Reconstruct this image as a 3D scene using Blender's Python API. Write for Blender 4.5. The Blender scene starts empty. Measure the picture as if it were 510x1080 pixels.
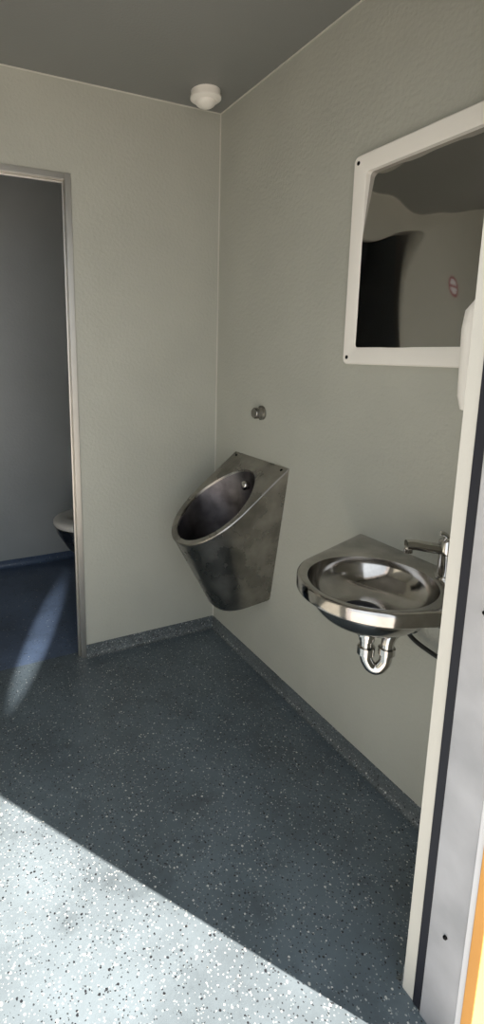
import bpy, bmesh, math
from mathutils import Vector, Matrix
import random
random.seed(4)
C=bpy.context.scene.collection
# ------------------------------------------------------------ materials
def mat(name):
    m=bpy.data.materials.new(name);m.use_nodes=True
    nt=m.node_tree;b=nt.nodes['Principled BSDF'];return m,nt,b
def N(nt,t,**k):
    n=nt.nodes.new(t)
    for a,v in k.items(): setattr(n,a,v)
    return n
def simple(name,col,rough=.5,metal=0.,bump=0,bscale=50,var=0,aniso=None,noise_rough=0,detail=4,vscale=3):
    m,nt,b=mat(name)
    b.inputs['Base Color'].default_value=(*col,1);b.inputs['Roughness'].default_value=rough;b.inputs['Metallic'].default_value=metal
    tc=N(nt,'ShaderNodeTexCoord')
    if bump:
        n=N(nt,'ShaderNodeTexNoise');n.inputs['Scale'].default_value=bscale;n.inputs['Detail'].default_value=detail
        if aniso:
            mp=N(nt,'ShaderNodeMapping');mp.inputs['Scale'].default_value=aniso
            nt.links.new(tc.outputs['Object'],mp.inputs[0]);nt.links.new(mp.outputs[0],n.inputs['Vector'])
        else: nt.links.new(tc.outputs['Object'],n.inputs['Vector'])
        bp=N(nt,'ShaderNodeBump');bp.inputs['Strength'].default_value=bump;bp.inputs['Distance'].default_value=.002
        nt.links.new(n.outputs['Fac'],bp.inputs['Height']);nt.links.new(bp.outputs[0],b.inputs['Normal'])
    if var:
        n2=N(nt,'ShaderNodeTexNoise');n2.inputs['Scale'].default_value=vscale;n2.inputs['Detail'].default_value=5
        nt.links.new(tc.outputs['Object'],n2.inputs['Vector'])
        r=N(nt,'ShaderNodeValToRGB')
        r.color_ramp.elements[0].position=.3;r.color_ramp.elements[1].position=.7
        r.color_ramp.elements[0].color=(*[c*(1-var) for c in col],1);r.color_ramp.elements[1].color=(*[min(1,c*(1+var)) for c in col],1)
        nt.links.new(n2.outputs['Fac'],r.inputs[0]);nt.links.new(r.outputs[0],b.inputs['Base Color'])
        if noise_rough:
            mr=N(nt,'ShaderNodeMapRange');mr.inputs['To Min'].default_value=rough-noise_rough;mr.inputs['To Max'].default_value=rough+noise_rough
            nt.links.new(n2.outputs['Fac'],mr.inputs[0]);nt.links.new(mr.outputs[0],b.inputs['Roughness'])
    return m
WALL=simple('fibreglass_wall',(.432,.434,.382),.40,0,1.0,75,.05,detail=2.5)
CEIL=simple('ceiling_panel',(.225,.23,.218),.5,0,.35,120,.03,detail=2)
CWALL=simple('cubicle_wall',(.45,.47,.465),.4,0,.6,75,.05,detail=2)
SEAL=simple('sealant',(.60,.59,.53),.5,0,.1,60)
STEEL=simple('brushed_steel',(.30,.285,.262),.28,1,.12,60,.36,(1,1,12),.12,vscale=9)
STEELI=simple('dark_rough_steel',(.15,.14,.148),.40,1,.3,40,.45,None,.1,vscale=14)  # darker, rougher, mottled steel for the urinal interior
POL=simple('polished_steel',(.47,.45,.43),.14,1,.06,14,.24,None,.07,vscale=14,detail=1)
FRAME=simple('steel_frame',(.55,.53,.49),.35,1,.05,60,.1)
CHROME=simple('chrome',(.58,.57,.55),.09,1,.01,20)
CREAM=simple('cream_gelcoat',(.60,.585,.53),.45,0,.2,120,.04)
WPLAS=simple('white_plastic',(.86,.83,.77),.35,0,.03,50,.02)
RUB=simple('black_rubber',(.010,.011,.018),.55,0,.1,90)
ORG=simple('orange_paint',(.62,.30,.07),.4,0,.1,90,.08)
WSTR=simple('white_strip',(.7,.71,.74),.4,0,.1,90,.03)
DARK=simple('dark_metal',(.02,.02,.02),.4,1,.05,50)
HOSE=simple('hose_black',(.02,.02,.02),.4,0,.1,300)
GROUND=simple('concrete_ground',(.36,.35,.33),.9,0,.4,40,.1)
GALV=simple('galvanised_steel',(.46,.46,.48),.42,.35,.25,14,.14,None,.08,vscale=9)
MIR=simple('mirror_steel',(.40,.39,.37),.045,1,.006,6)
def floor_m(name,base,w,k,rough=.38,grey=0,s=1.):
    m,nt,b=mat(name);tc=N(nt,'ShaderNodeTexCoord');L=nt.links.new
    n=N(nt,'ShaderNodeTexNoise');n.inputs['Scale'].default_value=2.5;n.inputs['Detail'].default_value=7;n.inputs['Roughness'].default_value=.62
    L(tc.outputs['Object'],n.inputs['Vector'])
    r=N(nt,'ShaderNodeValToRGB');r.color_ramp.elements[0].position=.32;r.color_ramp.elements[1].position=.66
    r.color_ramp.elements[0].color=(*[c*.68 for c in base],1);r.color_ramp.elements[1].color=(*[c*1.22 for c in base],1)
    L(n.outputs['Fac'],r.inputs[0]);col=r.outputs[0]
    # scuffs and dirt
    ns=N(nt,'ShaderNodeTexNoise');ns.inputs['Scale'].default_value=6;ns.inputs['Detail'].default_value=8;ns.inputs['Roughness'].default_value=.7
    L(tc.outputs['Object'],ns.inputs['Vector'])
    rs=N(nt,'ShaderNodeValToRGB');rs.color_ramp.elements[0].position=.54;rs.color_ramp.elements[1].position=.74
    rs.color_ramp.elements[0].color=(0,0,0,1);rs.color_ramp.elements[1].color=(.7,.7,.7,1)
    L(ns.outputs['Fac'],rs.inputs[0])
    md=N(nt,'ShaderNodeMixRGB');md.inputs[2].default_value=(*[c*.42 for c in base],1);L(rs.outputs[0],md.inputs[0]);L(col,md.inputs[1]);col=md.outputs[0]
    wn=N(nt,'ShaderNodeTexNoise');wn.inputs['Scale'].default_value=260
    L(tc.outputs['Object'],wn.inputs['Vector'])
    wm=N(nt,'ShaderNodeMixRGB',blend_type='ADD');wm.inputs[0].default_value=.004
    L(tc.outputs['Object'],wm.inputs[1]);L(wn.outputs['Color'],wm.inputs[2])
    for i,(sc,cut,colr,sz) in enumerate([(180,grey,(.175,.21,.225),.42),(118,w*.55,(.55,.55,.52),.33),(190,w*1.0,(.38,.40,.39),.36),(115,k*.85,(.014,.016,.020),.33),(190,k*1.2,(.025,.03,.035),.36)]):
        if cut<=0: continue
        v=N(nt,'ShaderNodeTexVoronoi');v.inputs['Scale'].default_value=sc*s
        mp=N(nt,'ShaderNodeMapping');mp.inputs['Location'].default_value=(i*3.7,i*1.3,i*.77)
        L(wm.outputs[0],mp.inputs[0]);L(mp.outputs[0],v.inputs['Vector'])
        sp=N(nt,'ShaderNodeSeparateColor');L(v.outputs['Color'],sp.inputs[0])
        a=N(nt,'ShaderNodeMath',operation='LESS_THAN');a.inputs[1].default_value=cut;L(sp.outputs[0],a.inputs[0])
        ms=N(nt,'ShaderNodeMath',operation='MULTIPLY_ADD');ms.inputs[1].default_value=.22;ms.inputs[2].default_value=sz-.14;L(sp.outputs[1],ms.inputs[0])
        d=N(nt,'ShaderNodeMath',operation='LESS_THAN');L(v.outputs['Distance'],d.inputs[0]);L(ms.outputs[0],d.inputs[1])
        mu=N(nt,'ShaderNodeMath',operation='MULTIPLY');L(a.outputs[0],mu.inputs[0]);L(d.outputs[0],mu.inputs[1])
        mx=N(nt,'ShaderNodeMixRGB');mx.inputs[2].default_value=(*colr,1);L(mu.outputs[0],mx.inputs[0]);L(col,mx.inputs[1]);col=mx.outputs[0]
    L(col,b.inputs['Base Color'])
    b.inputs['Roughness'].default_value=rough
    n3=N(nt,'ShaderNodeTexNoise');n3.inputs['Scale'].default_value=120;L(tc.outputs['Object'],n3.inputs['Vector'])
    bp=N(nt,'ShaderNodeBump');bp.inputs['Strength'].default_value=.25;bp.inputs['Distance'].default_value=.002;L(n3.outputs['Fac'],bp.inputs['Height']);L(bp.outputs[0],b.inputs['Normal'])
    return m
FLOOR=floor_m('speckled_vinyl',(.102,.130,.150),.13,.13,.36,.10)
COVE=floor_m('speckled_cove',(.110,.125,.130),.22,.25,.5,.3)
CFLOOR=floor_m('cubicle_vinyl',(.095,.135,.215),.03,.06,.28)
# ------------------------------------------------------------ mesh helpers
def mkobj(name,bm,mats,smooth=False,parent=None,normals=True):
    if normals: bmesh.ops.recalc_face_normals(bm,faces=bm.faces)
    me=bpy.data.meshes.new(name);bm.to_mesh(me);bm.free()
    for m in (mats if isinstance(mats,(list,tuple)) else [mats]): me.materials.append(m)
    if smooth:
        for p in me.polygons:p.use_smooth=True
    o=bpy.data.objects.new(name,me);C.objects.link(o)
    if parent: o.parent=parent
    return o
def addbox(bm,a,b,mi=0):
    x0,y0,z0=[min(a[i],b[i]) for i in range(3)];x1,y1,z1=[max(a[i],b[i]) for i in range(3)]
    v=[bm.verts.new(q) for q in [(x0,y0,z0),(x1,y0,z0),(x1,y1,z0),(x0,y1,z0),(x0,y0,z1),(x1,y0,z1),(x1,y1,z1),(x0,y1,z1)]]
    for f in [(0,3,2,1),(4,5,6,7),(0,1,5,4),(1,2,6,5),(2,3,7,6),(3,0,4,7)]:
        fc=bm.faces.new([v[i] for i in f]);fc.material_index=mi
def boxes(name,bl,m,bevel=0,parent=None):
    bm=bmesh.new()
    for a,b in bl: addbox(bm,a,b)
    o=mkobj(name,bm,m,parent=parent)
    if bevel:
        md=o.modifiers.new('b','BEVEL');md.width=bevel;md.segments=3;md.limit_method='ANGLE'
        for p in o.data.polygons:p.use_smooth=True
        o.modifiers.new('wn','WEIGHTED_NORMAL')
    return o
def rings(bm,rs,cap0=False,cap1=False,mi=0,close=True,mi2=None,frm=None):
    vs=[[bm.verts.new(p) for p in r] for r in rs];n=len(vs[0])
    for i in range(len(vs)-1):
        for j in range(n if close else n-1):
            k=(j+1)%n
            f=bm.faces.new([vs[i][j],vs[i][k],vs[i+1][k],vs[i+1][j]]);f.material_index=mi2 if (frm is not None and i>=frm) else mi
    if cap0: bm.faces.new(vs[0]).material_index=mi
    if cap1: bm.faces.new(vs[-1][::-1]).material_index=mi
    return vs
def lathe(bm,prof,c,axis=(0,0,1),n=40,mi=0,cap0=True,cap1=True):
    q=Vector((0,0,1)).rotation_difference(Vector(axis));c=Vector(c)
    rs=[[c+q@Vector((r*math.cos(2*math.pi*k/n),r*math.sin(2*math.pi*k/n),h)) for k in range(n)] for r,h in prof]
    return rings(bm,rs,cap0,cap1,mi)
def tube(name,pts,r,m,parent=None,res=8):
    cu=bpy.data.curves.new(name,'CURVE');cu.dimensions='3D';cu.bevel_depth=r;cu.bevel_resolution=6;cu.use_fill_caps=True
    s=cu.splines.new('BEZIER');s.bezier_points.add(len(pts)-1)
    for bp,p in zip(s.bezier_points,pts): bp.co=p;bp.handle_left_type=bp.handle_right_type='AUTO'
    s.resolution_u=res
    o=bpy.data.objects.new(name,cu);C.objects.link(o);cu.materials.append(m)
    if parent:o.parent=parent
    return o
def autosmooth(o,ang=35):
    for p in o.data.polygons:p.use_smooth=True
    me=o.data;bm=bmesh.new();bm.from_mesh(me)
    for e in bm.edges:
        if len(e.link_faces)==2: e.smooth=e.calc_face_angle(0)<math.radians(ang)
    bm.to_mesh(me);bm.free()
def empty(name,loc=(0,0,0)):
    e=bpy.data.objects.new(name,None);C.objects.link(e);return e
# ------------------------------------------------------------ room
H=2.4;XL=-1.95;XJ=-1.78;YF=-1.583;YB=1.235;XD=-.664;XO=-1.25
boxes('wall_right',[((0,YF-.03,0),(.06,YB+.06,H))],WALL)
boxes('wall_back',[((XD,0,0),(0,.05,H)),((XL,0,0),(XO,.05,H)),((XO,0,2.069),(XD,.05,H))],WALL)
boxes('wall_left',[((XL-.06,YF-.03,0),(XL,YB+.06,H))],WALL)
boxes('wall_front',[((-.373,YF-.029,0),(0,YF,H)),((XL,YF-.029,0),(XJ,YF,H)),((XJ,YF-.029,2.15),(-.373,YF,H))],CREAM)
boxes('wall_cubicle',[((XL,YB,0),(0,YB+.06,H))],CWALL)
boxes('wall_cubicle_lining_left',[((XL,.05,0),(XL+.004,YB,H))],CWALL)
boxes('wall_cubicle_lining_right',[((-.004,.05,0),(0,YB,H))],CWALL)
boxes('floor',[((XL,-1.75,-.05),(0,.055,0))],FLOOR)
boxes('floor_cubicle',[((XL,.055,-.05),(0,YB,-.001))],CFLOOR)
boxes('ceiling',[((XL-.06,YF-.2,H),(.06,YB+.06,H+.06))],CEIL)
boxes('ground',[((-14,-16,-.12),(12,-1.75,-.06))],GROUND)
boxes('trim_1',[((-.004,-.004,.05),(0,0,H))],SEAL)
boxes('trim_2',[((XL,-.004,H-.004),(0,0,H))],SEAL)
boxes('trim_3',[((-.004,YF,H-.004),(0,0,H))],SEAL)
def cove(name,p0,p1,inward,h=.06,d=.02,m=COVE):
    p0=Vector((*p0,0));p1=Vector((*p1,0));n=Vector((*inward,0))
    prof=[(d,0.0005)]
    for k in range(7):
        t=k/6*math.pi/2;prof.append((.003+(d-.003)*(1-math.sin(t)),.001+(d-.003)*(1-math.cos(t))))
    prof+=[(.003,h),(0,h),(0,0)]
    bm=bmesh.new();rings(bm,[[p+n*a+Vector((0,0,z)) for a,z in prof] for p in (p0,p1)],True,True)
    return mkobj(name,bm,m)
cove('baseboard_right',(0,YF),(0,0),(-1,0));cove('baseboard_back',(XD,0),(0,0),(0,-1))
cove('baseboard_front',(-.373,YF),(0,YF),(0,1));cove('baseboard_left',(XL,YF),(XL,0),(1,0))
cove('baseboard_cubicle',(XL,YB),(0,YB),(0,-1),.05,.03,CFLOOR)
cove('baseboard_partition',(XL,0),(XO,0),(0,-1))
def cub_frame():
    bl=[((XD-.024,-.006,0),(XD,.058,2.069)),((XO,-.006,2.045),(XD-.024,.058,2.069)),((XO,-.006,0),(XO+.026,.058,2.045)),
        ((XD-.032,.018,0),(XD-.024,.032,2.045)),((XO+.026,.018,2.037),(XD-.032,.032,2.045))]
    return boxes('door_frame',bl,FRAME,.0015)
cub_frame()
# entrance jamb
J=empty('door_1')
def strip(nm,y0,y1,x,m,z0=0,z1=2.15,xb=-.33):
    return boxes(nm,[((x,y0,z0),(xb,y1,z1))],m,.002,J)
strip('rubber_seal',-1.634,-1.612,-.376,RUB)
strip('galvanised_post',-1.712,-1.634,-.380,GALV)
strip('weather_strip',-1.728,-1.712,-.384,WSTR)
strip('orange_edge',-1.75,-1.728,-.392,ORG)
boxes('jamb_left',[((XJ-.03,-1.75,0),(XJ,-1.612,2.15))],GALV,.002,J)
boxes('jamb_head',[((XJ-.03,-1.75,2.15),(-.33,-1.612,2.19))],GALV,.002,J)
bm=bmesh.new()
for z in (.25,.95,1.5): lathe(bm,[(.004,0),(.004,.004),(.002,.006)],(-.380,-1.672,z),(-1,0,0),16)
mkobj('bolts',bm,DARK,True,J)
# ------------------------------------------------------------ urinal
def urinal():
    yc=-.39;W=.2;zt=.955;D=.388;dz=.305;al=math.atan2(dz,D);Ls=math.hypot(dz,D)
    s0=.235;nn=96
    def P(s,t,dn=0):
        return Vector((-s*math.cos(al)+dn*math.sin(al)*1.0,yc+t,zt-s*math.sin(al)-dn*math.cos(al)))
    ca=math.atan2(W,s0)
    angs=[2*math.pi*k/nn for k in range(nn)]
    for tgt in (math.pi-ca,math.pi+ca):
        i=min(range(nn),key=lambda j:abs(angs[j]-tgt));angs[i]=tgt
    def outl(a):
        c,s=math.cos(a),math.sin(a)
        if c>0:
            e=2.15;A=Ls-s0
            r=((abs(c)/A)**e+(abs(s)/W)**e)**(-1/e)
        else:
            r=min(s0/max(1e-6,-c),W/max(1e-6,abs(s)))
        return s0+r*c,r*s
    rimo=[outl(a) for a in angs]
    def inn(a,k=1):
        c,s=math.cos(a),math.sin(a);A=.200*k;B=.165*k
        return .268+A*c,B*s*(1-.12*(-c if c<0 else 0))
    rimi=[inn(a) for a in angs]
    zb=.372;bw=.105;bd=.222
    def bot(a,z=zb,k=1.):
        c,s=math.cos(a),math.sin(a);m0=.10
        A=(bd-m0)*k;B=bw*k
        if c>0:
            e=2.6;r=((abs(c)/A)**e+(abs(s)/B)**e)**(-1/e)
        else: r=min(m0/max(1e-6,-c),B/max(1e-6,abs(s)))
        x=m0+r*c
        return Vector((-x,yc+r*s,z-.10*max(0,x)))
    cb=math.atan2(bw,.10)
    def remap(a):
        if a<=math.pi/2 or a>=1.5*math.pi:return a
        x=abs(a-math.pi);sg=1 if a>math.pi else -1
        y=x/ca*cb if x<=ca else cb+(x-ca)/(math.pi/2-ca)*(math.pi/2-cb)
        return math.pi+sg*y
    botr=[bot(remap(a)) for a in angs]
    botr2=[bot(remap(a),zb-.008,.96) for a in angs]
    R0=[P(s,t,.012) for s,t in rimo]
    R1=[P(s,t,.004) for s,t in rimo]
    def sc(s,t,k):return (s0+(s-s0)*k,t*k)
    R2=[P(*sc(s,t,.985),0) for s,t in rimo]
    for R in (R0,R1,R2):
        for v in R: v.x=min(v.x,-.0005)
    rs=[botr2,botr]
    for k in (.75,.5,.25): rs.append([botr[i].lerp(R0[i],1-k) for i in range(nn)])
    rs+= [R0,R1,R2]
    rs.append([P(s,t,0) for s,t in [inn(a,1.04) for a in angs]])
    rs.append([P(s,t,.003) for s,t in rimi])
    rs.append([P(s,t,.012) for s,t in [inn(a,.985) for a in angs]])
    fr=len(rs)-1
    E=rs[-1];cen=Vector((-.115,yc,.44))
    for k in range(1,11):
        t=k/11
        ring=[]
        for i,a in enumerate(angs):
            b=cen+Vector((-.062*math.cos(a),.062*math.sin(a),0))
            q=E[i].lerp(b,t); bul=.022*math.sin(math.pi*t)
            dd=(E[i]-cen);dd=Vector((dd.x,dd.y,0));dd=dd.normalized() if dd.length>1e-6 else dd
            q=q+dd*bul
            if q.x>-.02:q.x=-.02
            ring.append(q)
        rs.append(ring)
    for kk,dzz in ((.8,-.018),(.4,-.028),(.08,-.03)):
        rs.append([cen+Vector((-.062*math.cos(a)*kk,.062*math.sin(a)*kk,dzz)) for a in angs])
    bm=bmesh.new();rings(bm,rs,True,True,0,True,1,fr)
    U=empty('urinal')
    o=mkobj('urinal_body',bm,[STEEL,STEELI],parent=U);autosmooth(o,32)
    bm=bmesh.new();lathe(bm,[(.020,-.01),(.020,.008),(.016,.014),(.006,.016)],(-.070,yc,.848),(-.95,0,-.1),24);
    mkobj('spreader',bm,CHROME,True,U)
    bm=bmesh.new();lathe(bm,[(.03,0),(.03,.004),(.022,.006),(.004,.006)],(cen.x,yc,cen.z-.03),(0,0,1),24);mkobj('strainer',bm,DARK,True,U)
    bm=bmesh.new()
    for yy in (-.17,.17): lathe(bm,[(.006,0),(.006,.002),(.003,.004)],P(.02,yy,0),(-math.sin(al),0,math.cos(al)),12)
    mkobj('screws',bm,DARK,True,U)
urinal()
bm=bmesh.new();lathe(bm,[(.030,0),(.030,.006),(.023,.010),(.023,.036),(.020,.040),(.004,.041)],(0,-.390,1.148),(-1,0,0),32)
o=mkobj('flush_button',bm,STEEL);autosmooth(o,40)
# ------------------------------------------------------------ basin
def basin():
    S=empty('wall_mounted_sink');zc=.818;cx,cy,r=-.215,-1.262,.200;hw=.283
    rr_h=.038
    def outer(a,k=0):
        d=Vector((math.cos(a),math.sin(a)));rr=r-k
        hp=[]
        for sg in (1,-1):
            p=Vector((-cx,sg*(hw-k)));L=p.length;th=math.atan2(p.y,p.x);ph=math.acos(rr/L)
            nrm=th+sg*ph
            hp.append((Vector((math.cos(nrm),math.sin(nrm))),rr,nrm))
        t=1e9
        if d.x>1e-6:t=min(t,-cx/d.x)
        for nv,o,nr in hp:
            q=d.dot(nv)
            if q>1e-6:t=min(t,o/q)
        n1=hp[0][2]%(2*math.pi)
        aa=abs((a+math.pi)%(2*math.pi)-math.pi)
        if aa>abs((n1+math.pi)%(2*math.pi)-math.pi): t=rr
        return t*d.x+cx,t*d.y+cy
    nn=120;ca=math.atan2(hw,-cx);A=[2*math.pi*k/nn for k in range(nn)]
    for tgt in (ca,2*math.pi-ca):
        i=min(range(nn),key=lambda j:abs(A[j]-tgt));A[i]=tgt
    def ro(k,z): return [Vector((min(p[0],-.0005),p[1],z)) for p in [outer(a,k) for a in A]]
    bc=(-.228,-1.262)
    def ci(rad,z,ox=0,oy=0):return [Vector((bc[0]+ox+rad*math.cos(a),bc[1]+oy+rad*math.sin(a),z)) for a in A]
    rs=[ro(.006,zc-rr_h),ro(.0,zc-rr_h+.005),ro(0,zc-.006),ro(.002,zc-.002),ro(.006,zc),ro(.012,zc)]
    R=.162;dp=.116;ex=.66
    di=.088;ox,oy=-.016,.010          # inner depth, waste slightly off centre
    rs+=[ci(R+.006,zc-.001),ci(R,zc-.004)]
    for k in range(1,15):
        t=k/14*math.pi/2;q=k/14
        rad=max(R*(math.cos(t)**.62)if k<14 else 0,.050)
        rs.append(ci(rad,zc-.006-di*math.sin(t),ox*q*q,oy*q*q))
    rs.append(ci(.044,zc-di-.010,ox,oy));rs.append(ci(.005,zc-di-.010,ox,oy))
    bm=bmesh.new();rings(bm,rs,False,True)
    us=[ro(.006,zc-rr_h),ro(.012,zc-rr_h)]
    for k in range(0,12):
        t=math.asin(.29)+(k/12)*(math.pi/2-math.asin(.29))
        us.append(ci(max((R+.002)*(math.cos(t)**ex),.048),min(zc-rr_h-.001,zc-.008-(dp)*math.sin(t))))
    us.append(ci(.044,zc-dp-.013))
    rings(bm,us,False,True)
    o=mkobj('basin_bowl',bm,POL,parent=S,normals=True);autosmooth(o,40)
    zd=zc-di-.010
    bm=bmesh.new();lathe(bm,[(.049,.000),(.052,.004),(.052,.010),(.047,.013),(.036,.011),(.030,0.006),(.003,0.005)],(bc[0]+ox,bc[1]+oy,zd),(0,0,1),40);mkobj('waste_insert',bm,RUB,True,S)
    x,y=bc;zz=zc-dp-.012
    bm=bmesh.new();lathe(bm,[(.033,0),(.033,-.006),(.021,-.008),(.021,-.010),(.027,-.011),(.027,-.030),(.02,-.031),(.02,-.045)],(x,y,zz),(0,0,1),32);o=mkobj('waste_nut',bm,CHROME,True,S);autosmooth(o,40)
    z0=zz-.026;u=.036;w=.036
    tube('trap_bend',[(x,y,z0),(x,y,z0-.05),(x+.1*u,y-.1*w,z0-.080),(x+.5*u,y-.5*w,z0-.098),(x+.9*u,y-.9*w,z0-.080),(x+u,y-w,z0-.045),(x+u+.006,y-w,z0-.008),(x+u+.035,y-w,z0+.010),(x+.12,y-w,z0+.012),(0,y-w,z0+.014)],.0165,CHROME,S,12)
    bm=bmesh.new()
    lathe(bm,[(.018,0),(.023,.001),(.023,.022),(.018,.023)],(x,y,z0-.060),(0,0,1),24)
    lathe(bm,[(.018,0),(.022,.001),(.022,.018),(.018,.019)],(x+u,y-w,z0-.050),(0,0,1),24)
    lathe(bm,[(.018,0),(.022,.001),(.022,.020),(.018,.021)],(-.12,y-w,z0+.0125),(1,0,0),24)
    lathe(bm,[(.034,0),(.032,.006),(.02,.009)],(0,y-w,z0+.014),(-1,0,0),32)
    o=mkobj('trap_nuts',bm,CHROME,True,S);autosmooth(o,40)
    tube('supply_hose',[(-.03,-1.30,zc-.04),(-.03,-1.25,.70),(-.03,-1.19,.655),(-.03,-1.21,.61),(-.03,-1.30,.58),(-.02,-1.39,.585),(0,-1.43,.60)],.0065,HOSE,S,12)
    bm=bmesh.new();lathe(bm,[(.014,0),(.014,.02),(.01,.022),(.01,.04)],(0,-1.43,.60),(-1,0,0),20);mkobj('stop_valve',bm,CHROME,True,S)
    T=empty('faucet');bx,by=-.045,-1.335
    bm=bmesh.new();lathe(bm,[(.026,0),(.026,.005),(.021,.008),(.020,.064),(.023,.067),(.023,.098),(.020,.102),(.014,.108),(.003,.109)],(bx,by,zc-.0005),(0,0,1),32)
    o=mkobj('tap_body',bm,CHROME,True,T);autosmooth(o,40)
    tube('tap_spout',[(bx,by,zc+.074),(bx-.045,by+.025,zc+.081),(bx-.078,by+.042,zc+.087),(bx-.094,by+.050,zc+.086)],.0140,CHROME,T,10)
    bm=bmesh.new();lathe(bm,[(.011,0),(.011,.016),(.010,.017)],(bx-.088,by+.047,zc+.066),(0,0,1),24);mkobj('aerator',bm,CHROME,True,T)
    tube('tap_lever',[(bx,by,zc+.106),(bx-.010,by+.005,zc+.116),(bx-.022,by+.010,zc+.120)],.0065,CHROME,T,8)
basin()
# ------------------------------------------------------------ mirror
def rrect(y0,y1,z0,z1,r,n=8):
    out=[]
    for cy,cz,a0 in ((y1-r,z1-r,0),(y0+r,z1-r,90),(y0+r,z0+r,180),(y1-r,z0+r,270)):
        for k in range(n+1):
            a=math.radians(a0+90*k/n);out.append((cy+r*math.cos(a),cz+r*math.sin(a)))
    return out
def mirror():
    M=empty('mirror');y1,y0,z0,z1=-.871,-1.43,1.357,1.967;b=.052
    bm=bmesh.new();X=lambda L,x:[Vector((x,y,z)) for y,z in L]
    rs=[X(rrect(y0,y1,z0,z1,.018),-.0005),X(rrect(y0,y1,z0,z1,.018),-.018),X(rrect(y0+.004,y1-.004,z0+.004,z1-.004,.016),-.022),
        X(rrect(y0+b-.006,y1-b+.006,z0+b-.006,z1-b+.006,.012),-.022),X(rrect(y0+b,y1-b,z0+b,z1-b,.010),-.019),X(rrect(y0+b,y1-b,z0+b,z1-b,.010),-.001)]
    rings(bm,rs,True,False);o=mkobj('mirror_frame',bm,WPLAS,parent=M);autosmooth(o,30)
    bm=bmesh.new();ny,nz=70,110;g=[]
    a0,a1,c0,c1=y0+b-.003,y1-b+.003,z0+b-.003,z1-b+.003
    for i in range(nz+1):
        z=c0+(c1-c0)*i/nz;row=[]
        for j in range(ny+1):
            y=a0+(a1-a0)*j/ny;v=(a1-y);zs=z+.010*math.sin(v*30)
            t=max(0,zs-1.712);kk=.014
            x=-.0188+.098*(t-kk*(1-math.exp(-t/kk)))+.0009*math.sin(z*17+v*5)*math.sin(math.pi*j/ny)+.0006*math.sin(v*26+z*9)
            row.append(bm.verts.new((min(x,-.0008),y,z)))
        g.append(row)
    for i in range(nz):
        for j in range(ny): bm.faces.new([g[i][j],g[i][j+1],g[i+1][j+1],g[i+1][j]])
    mkobj('mirror_sheet',bm,MIR,True,M)
    bm=bmesh.new()
    for y in (y0+.02,y1-.02):
        for z in (z0+.022,z1-.022): lathe(bm,[(.006,0),(.006,.001),(.003,.003)],(-.022,y,z),(-1,0,0),16)
    mkobj('mirror_screws',bm,DARK,True,M)
mirror()
def disp():
    D=empty('soap_dispenser');bm=bmesh.new()
    def sec(z,w,d,r):
        L=rrect(-w/2,w/2,-d,0,r,6);return [Vector((-.232+a,YF-b,z)) for a,b in L]
    rs=[sec(1.275,.07,.07,.02),sec(1.283,.085,.095,.025),sec(1.31,.092,.103,.028),sec(1.44,.096,.108,.03),sec(1.475,.094,.104,.03),sec(1.495,.082,.09,.03)]
    rings(bm,rs,True,True);o=mkobj('dispenser_case',bm,WPLAS,parent=D);autosmooth(o,40)
    bm=bmesh.new();lathe(bm,[(.012,0),(.012,.016),(.007,.018),(.007,.032)][::1],(-.245,YF+.075,1.276),(0,0,-1),20);mkobj('dispenser_nozzle',bm,WPLAS,True,D)
disp()
def pir():
    Q=empty('motion_sensor');c=(-.152,-.15,H);k=.83
    bm=bmesh.new();lathe(bm,[(.070*k,0),(.070*k,.022*k),(.074*k,.024*k),(.074*k,.034*k),(.066*k,.040*k),(.050*k,.044*k)],c,(0,0,-1),48);o=mkobj('sensor_base',bm,WPLAS,True,Q);autosmooth(o,40)
    bm=bmesh.new();lathe(bm,[(.052*k,.040*k)]+[(.050*k*math.cos(t*math.pi/20),.044*k+.030*k*math.sin(t*math.pi/20)) for t in range(0,10)]+[(.004,.074*k)],c,(0,0,-1),48);o=mkobj('sensor_dome',bm,WPLAS,True,Q);autosmooth(o,60)
pir()
def toilet():
    T=empty('toilet');yc=.73;nn=48
    def ov(z,xf,w,xr=-.06,k=2.3):
        xf=xf-.065;cx=(xf+xr)/2;A=(xr-xf)/2;out=[]
        for j in range(nn):
            a=2*math.pi*j/nn;c,s=math.cos(a),math.sin(a);r=((abs(c)/A)**k+(abs(s)/w)**k)**(-1/k);out.append(Vector((cx+r*c,yc+r*s,z)))
        return out
    bm=bmesh.new();rings(bm,[ov(0,-.36,.12),ov(.03,-.35,.115),ov(.12,-.36,.12),ov(.26,-.50,.15),ov(.36,-.56,.175),ov(.395,-.57,.182),ov(.40,-.565,.18),ov(.40,-.49,.12,-.15),ov(.33,-.46,.10,-.17),ov(.24,-.38,.06,-.22)],True,True)
    o=mkobj('toilet_pan',bm,STEEL,parent=T);autosmooth(o,40)
    bm=bmesh.new();rings(bm,[ov(.402,-.57,.19,-.10),ov(.412,-.578,.195,-.10),ov(.432,-.578,.195,-.10),ov(.445,-.565,.185,-.11),ov(.448,-.50,.13,-.16),ov(.43,-.485,.115,-.17),ov(.402,-.485,.115,-.17)],False,False)
    o=mkobj('toilet_seat',bm,WPLAS,True,T)
    boxes('toilet_lid',[((-.105,yc-.18,.44),(-.075,yc+.18,.83))],WPLAS,.012,T)
    boxes('cistern_box',[((-.062,yc-.2,.0),(-.006,yc+.2,.95))],STEEL,.006,T)
toilet()
sg=empty('no_smoking_sign')
bm=bmesh.new();lathe(bm,[(.055,0),(.055,.0015),(.001,.0015)],(-1.50,0,1.72),(0,-1,0),40);mkobj('sign_disc',bm,WSTR,parent=sg)
RED=simple('sign_red',(.30,.03,.03),.4,bump=.05);bm=bmesh.new()
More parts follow.
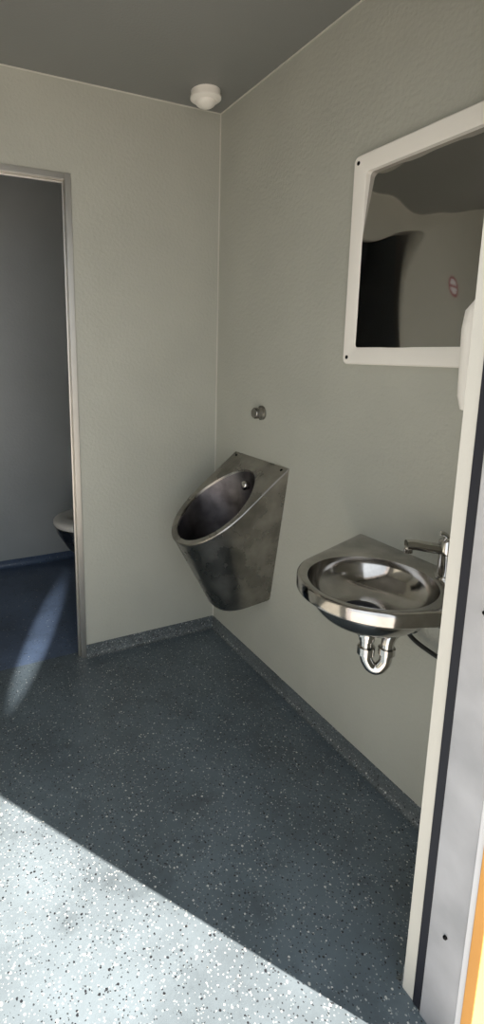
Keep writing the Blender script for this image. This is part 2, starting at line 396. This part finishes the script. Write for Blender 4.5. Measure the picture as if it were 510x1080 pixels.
lathe(bm,[(.055,.0016),(.055,.0025),(.042,.0025),(.042,.0016)],(-1.50,0,1.72),(0,-1,0),40,0,False,False);addbox(bm,(-1.545,-.0024,1.714),(-1.455,-.0016,1.726));mkobj('sign_ring',bm,RED,parent=sg)
# ------------------------------------------------------------ light
W=bpy.data.worlds.new('sky');bpy.context.scene.world=W;W.use_nodes=True
bg=W.node_tree.nodes['Background'];bg.inputs[0].default_value=(.87,.94,1,1);bg.inputs[1].default_value=1.9
sl=bpy.data.lights.new('sun','SUN');sl.energy=24;sl.angle=.009;sl.color=(1,.875,.765);so=bpy.data.objects.new('sun',sl);C.objects.link(so)
el=math.radians(50);hx,hy=-.555,.832
so.rotation_euler=Vector((hx*math.cos(el),hy*math.cos(el),-math.sin(el))).to_track_quat('-Z','Y').to_euler()
# added spot lamp outside the entrance, stands in for reflected sun streaking the floor
gl=bpy.data.lights.new('added_streak_spot','SPOT');gl.energy=1100;gl.spot_size=math.radians(9);gl.spot_blend=1;gl.shadow_soft_size=.005;gl.color=(1,.97,.93)
go=bpy.data.objects.new('added_streak_spot',gl);C.objects.link(go);gp=Vector((-1.90,-2.35,.95));go.location=gp
go.rotation_euler=(Vector((-.84,.24,0))-gp).to_track_quat('-Z','Y').to_euler();go.scale=(.33,1,1)
# ------------------------------------------------------------ camera
yaw,pit,rol=.451,-.193,.006
f=Vector((math.sin(yaw)*math.cos(pit),math.cos(yaw)*math.cos(pit),math.sin(pit)));r=Vector((math.cos(yaw),-math.sin(yaw),0));u=r.cross(f)
r2=r*math.cos(rol)+u*math.sin(rol);u2=-r*math.sin(rol)+u*math.cos(rol)
cd=bpy.data.cameras.new('camera');co=bpy.data.objects.new('camera',cd);C.objects.link(co)
M=Matrix((r2,u2,-f)).transposed().to_4x4();M.translation=Vector((-1.219,-2.214,1.393));co.matrix_world=M
cd.sensor_fit='VERTICAL';cd.sensor_height=36;cd.lens=558.89/1080*36;cd.shift_x=(255-198.354)/1080;cd.shift_y=-(540-480.158)/1080
cd.clip_start=.02
bpy.context.scene.camera=co
bpy.context.scene.view_settings.view_transform='Standard'
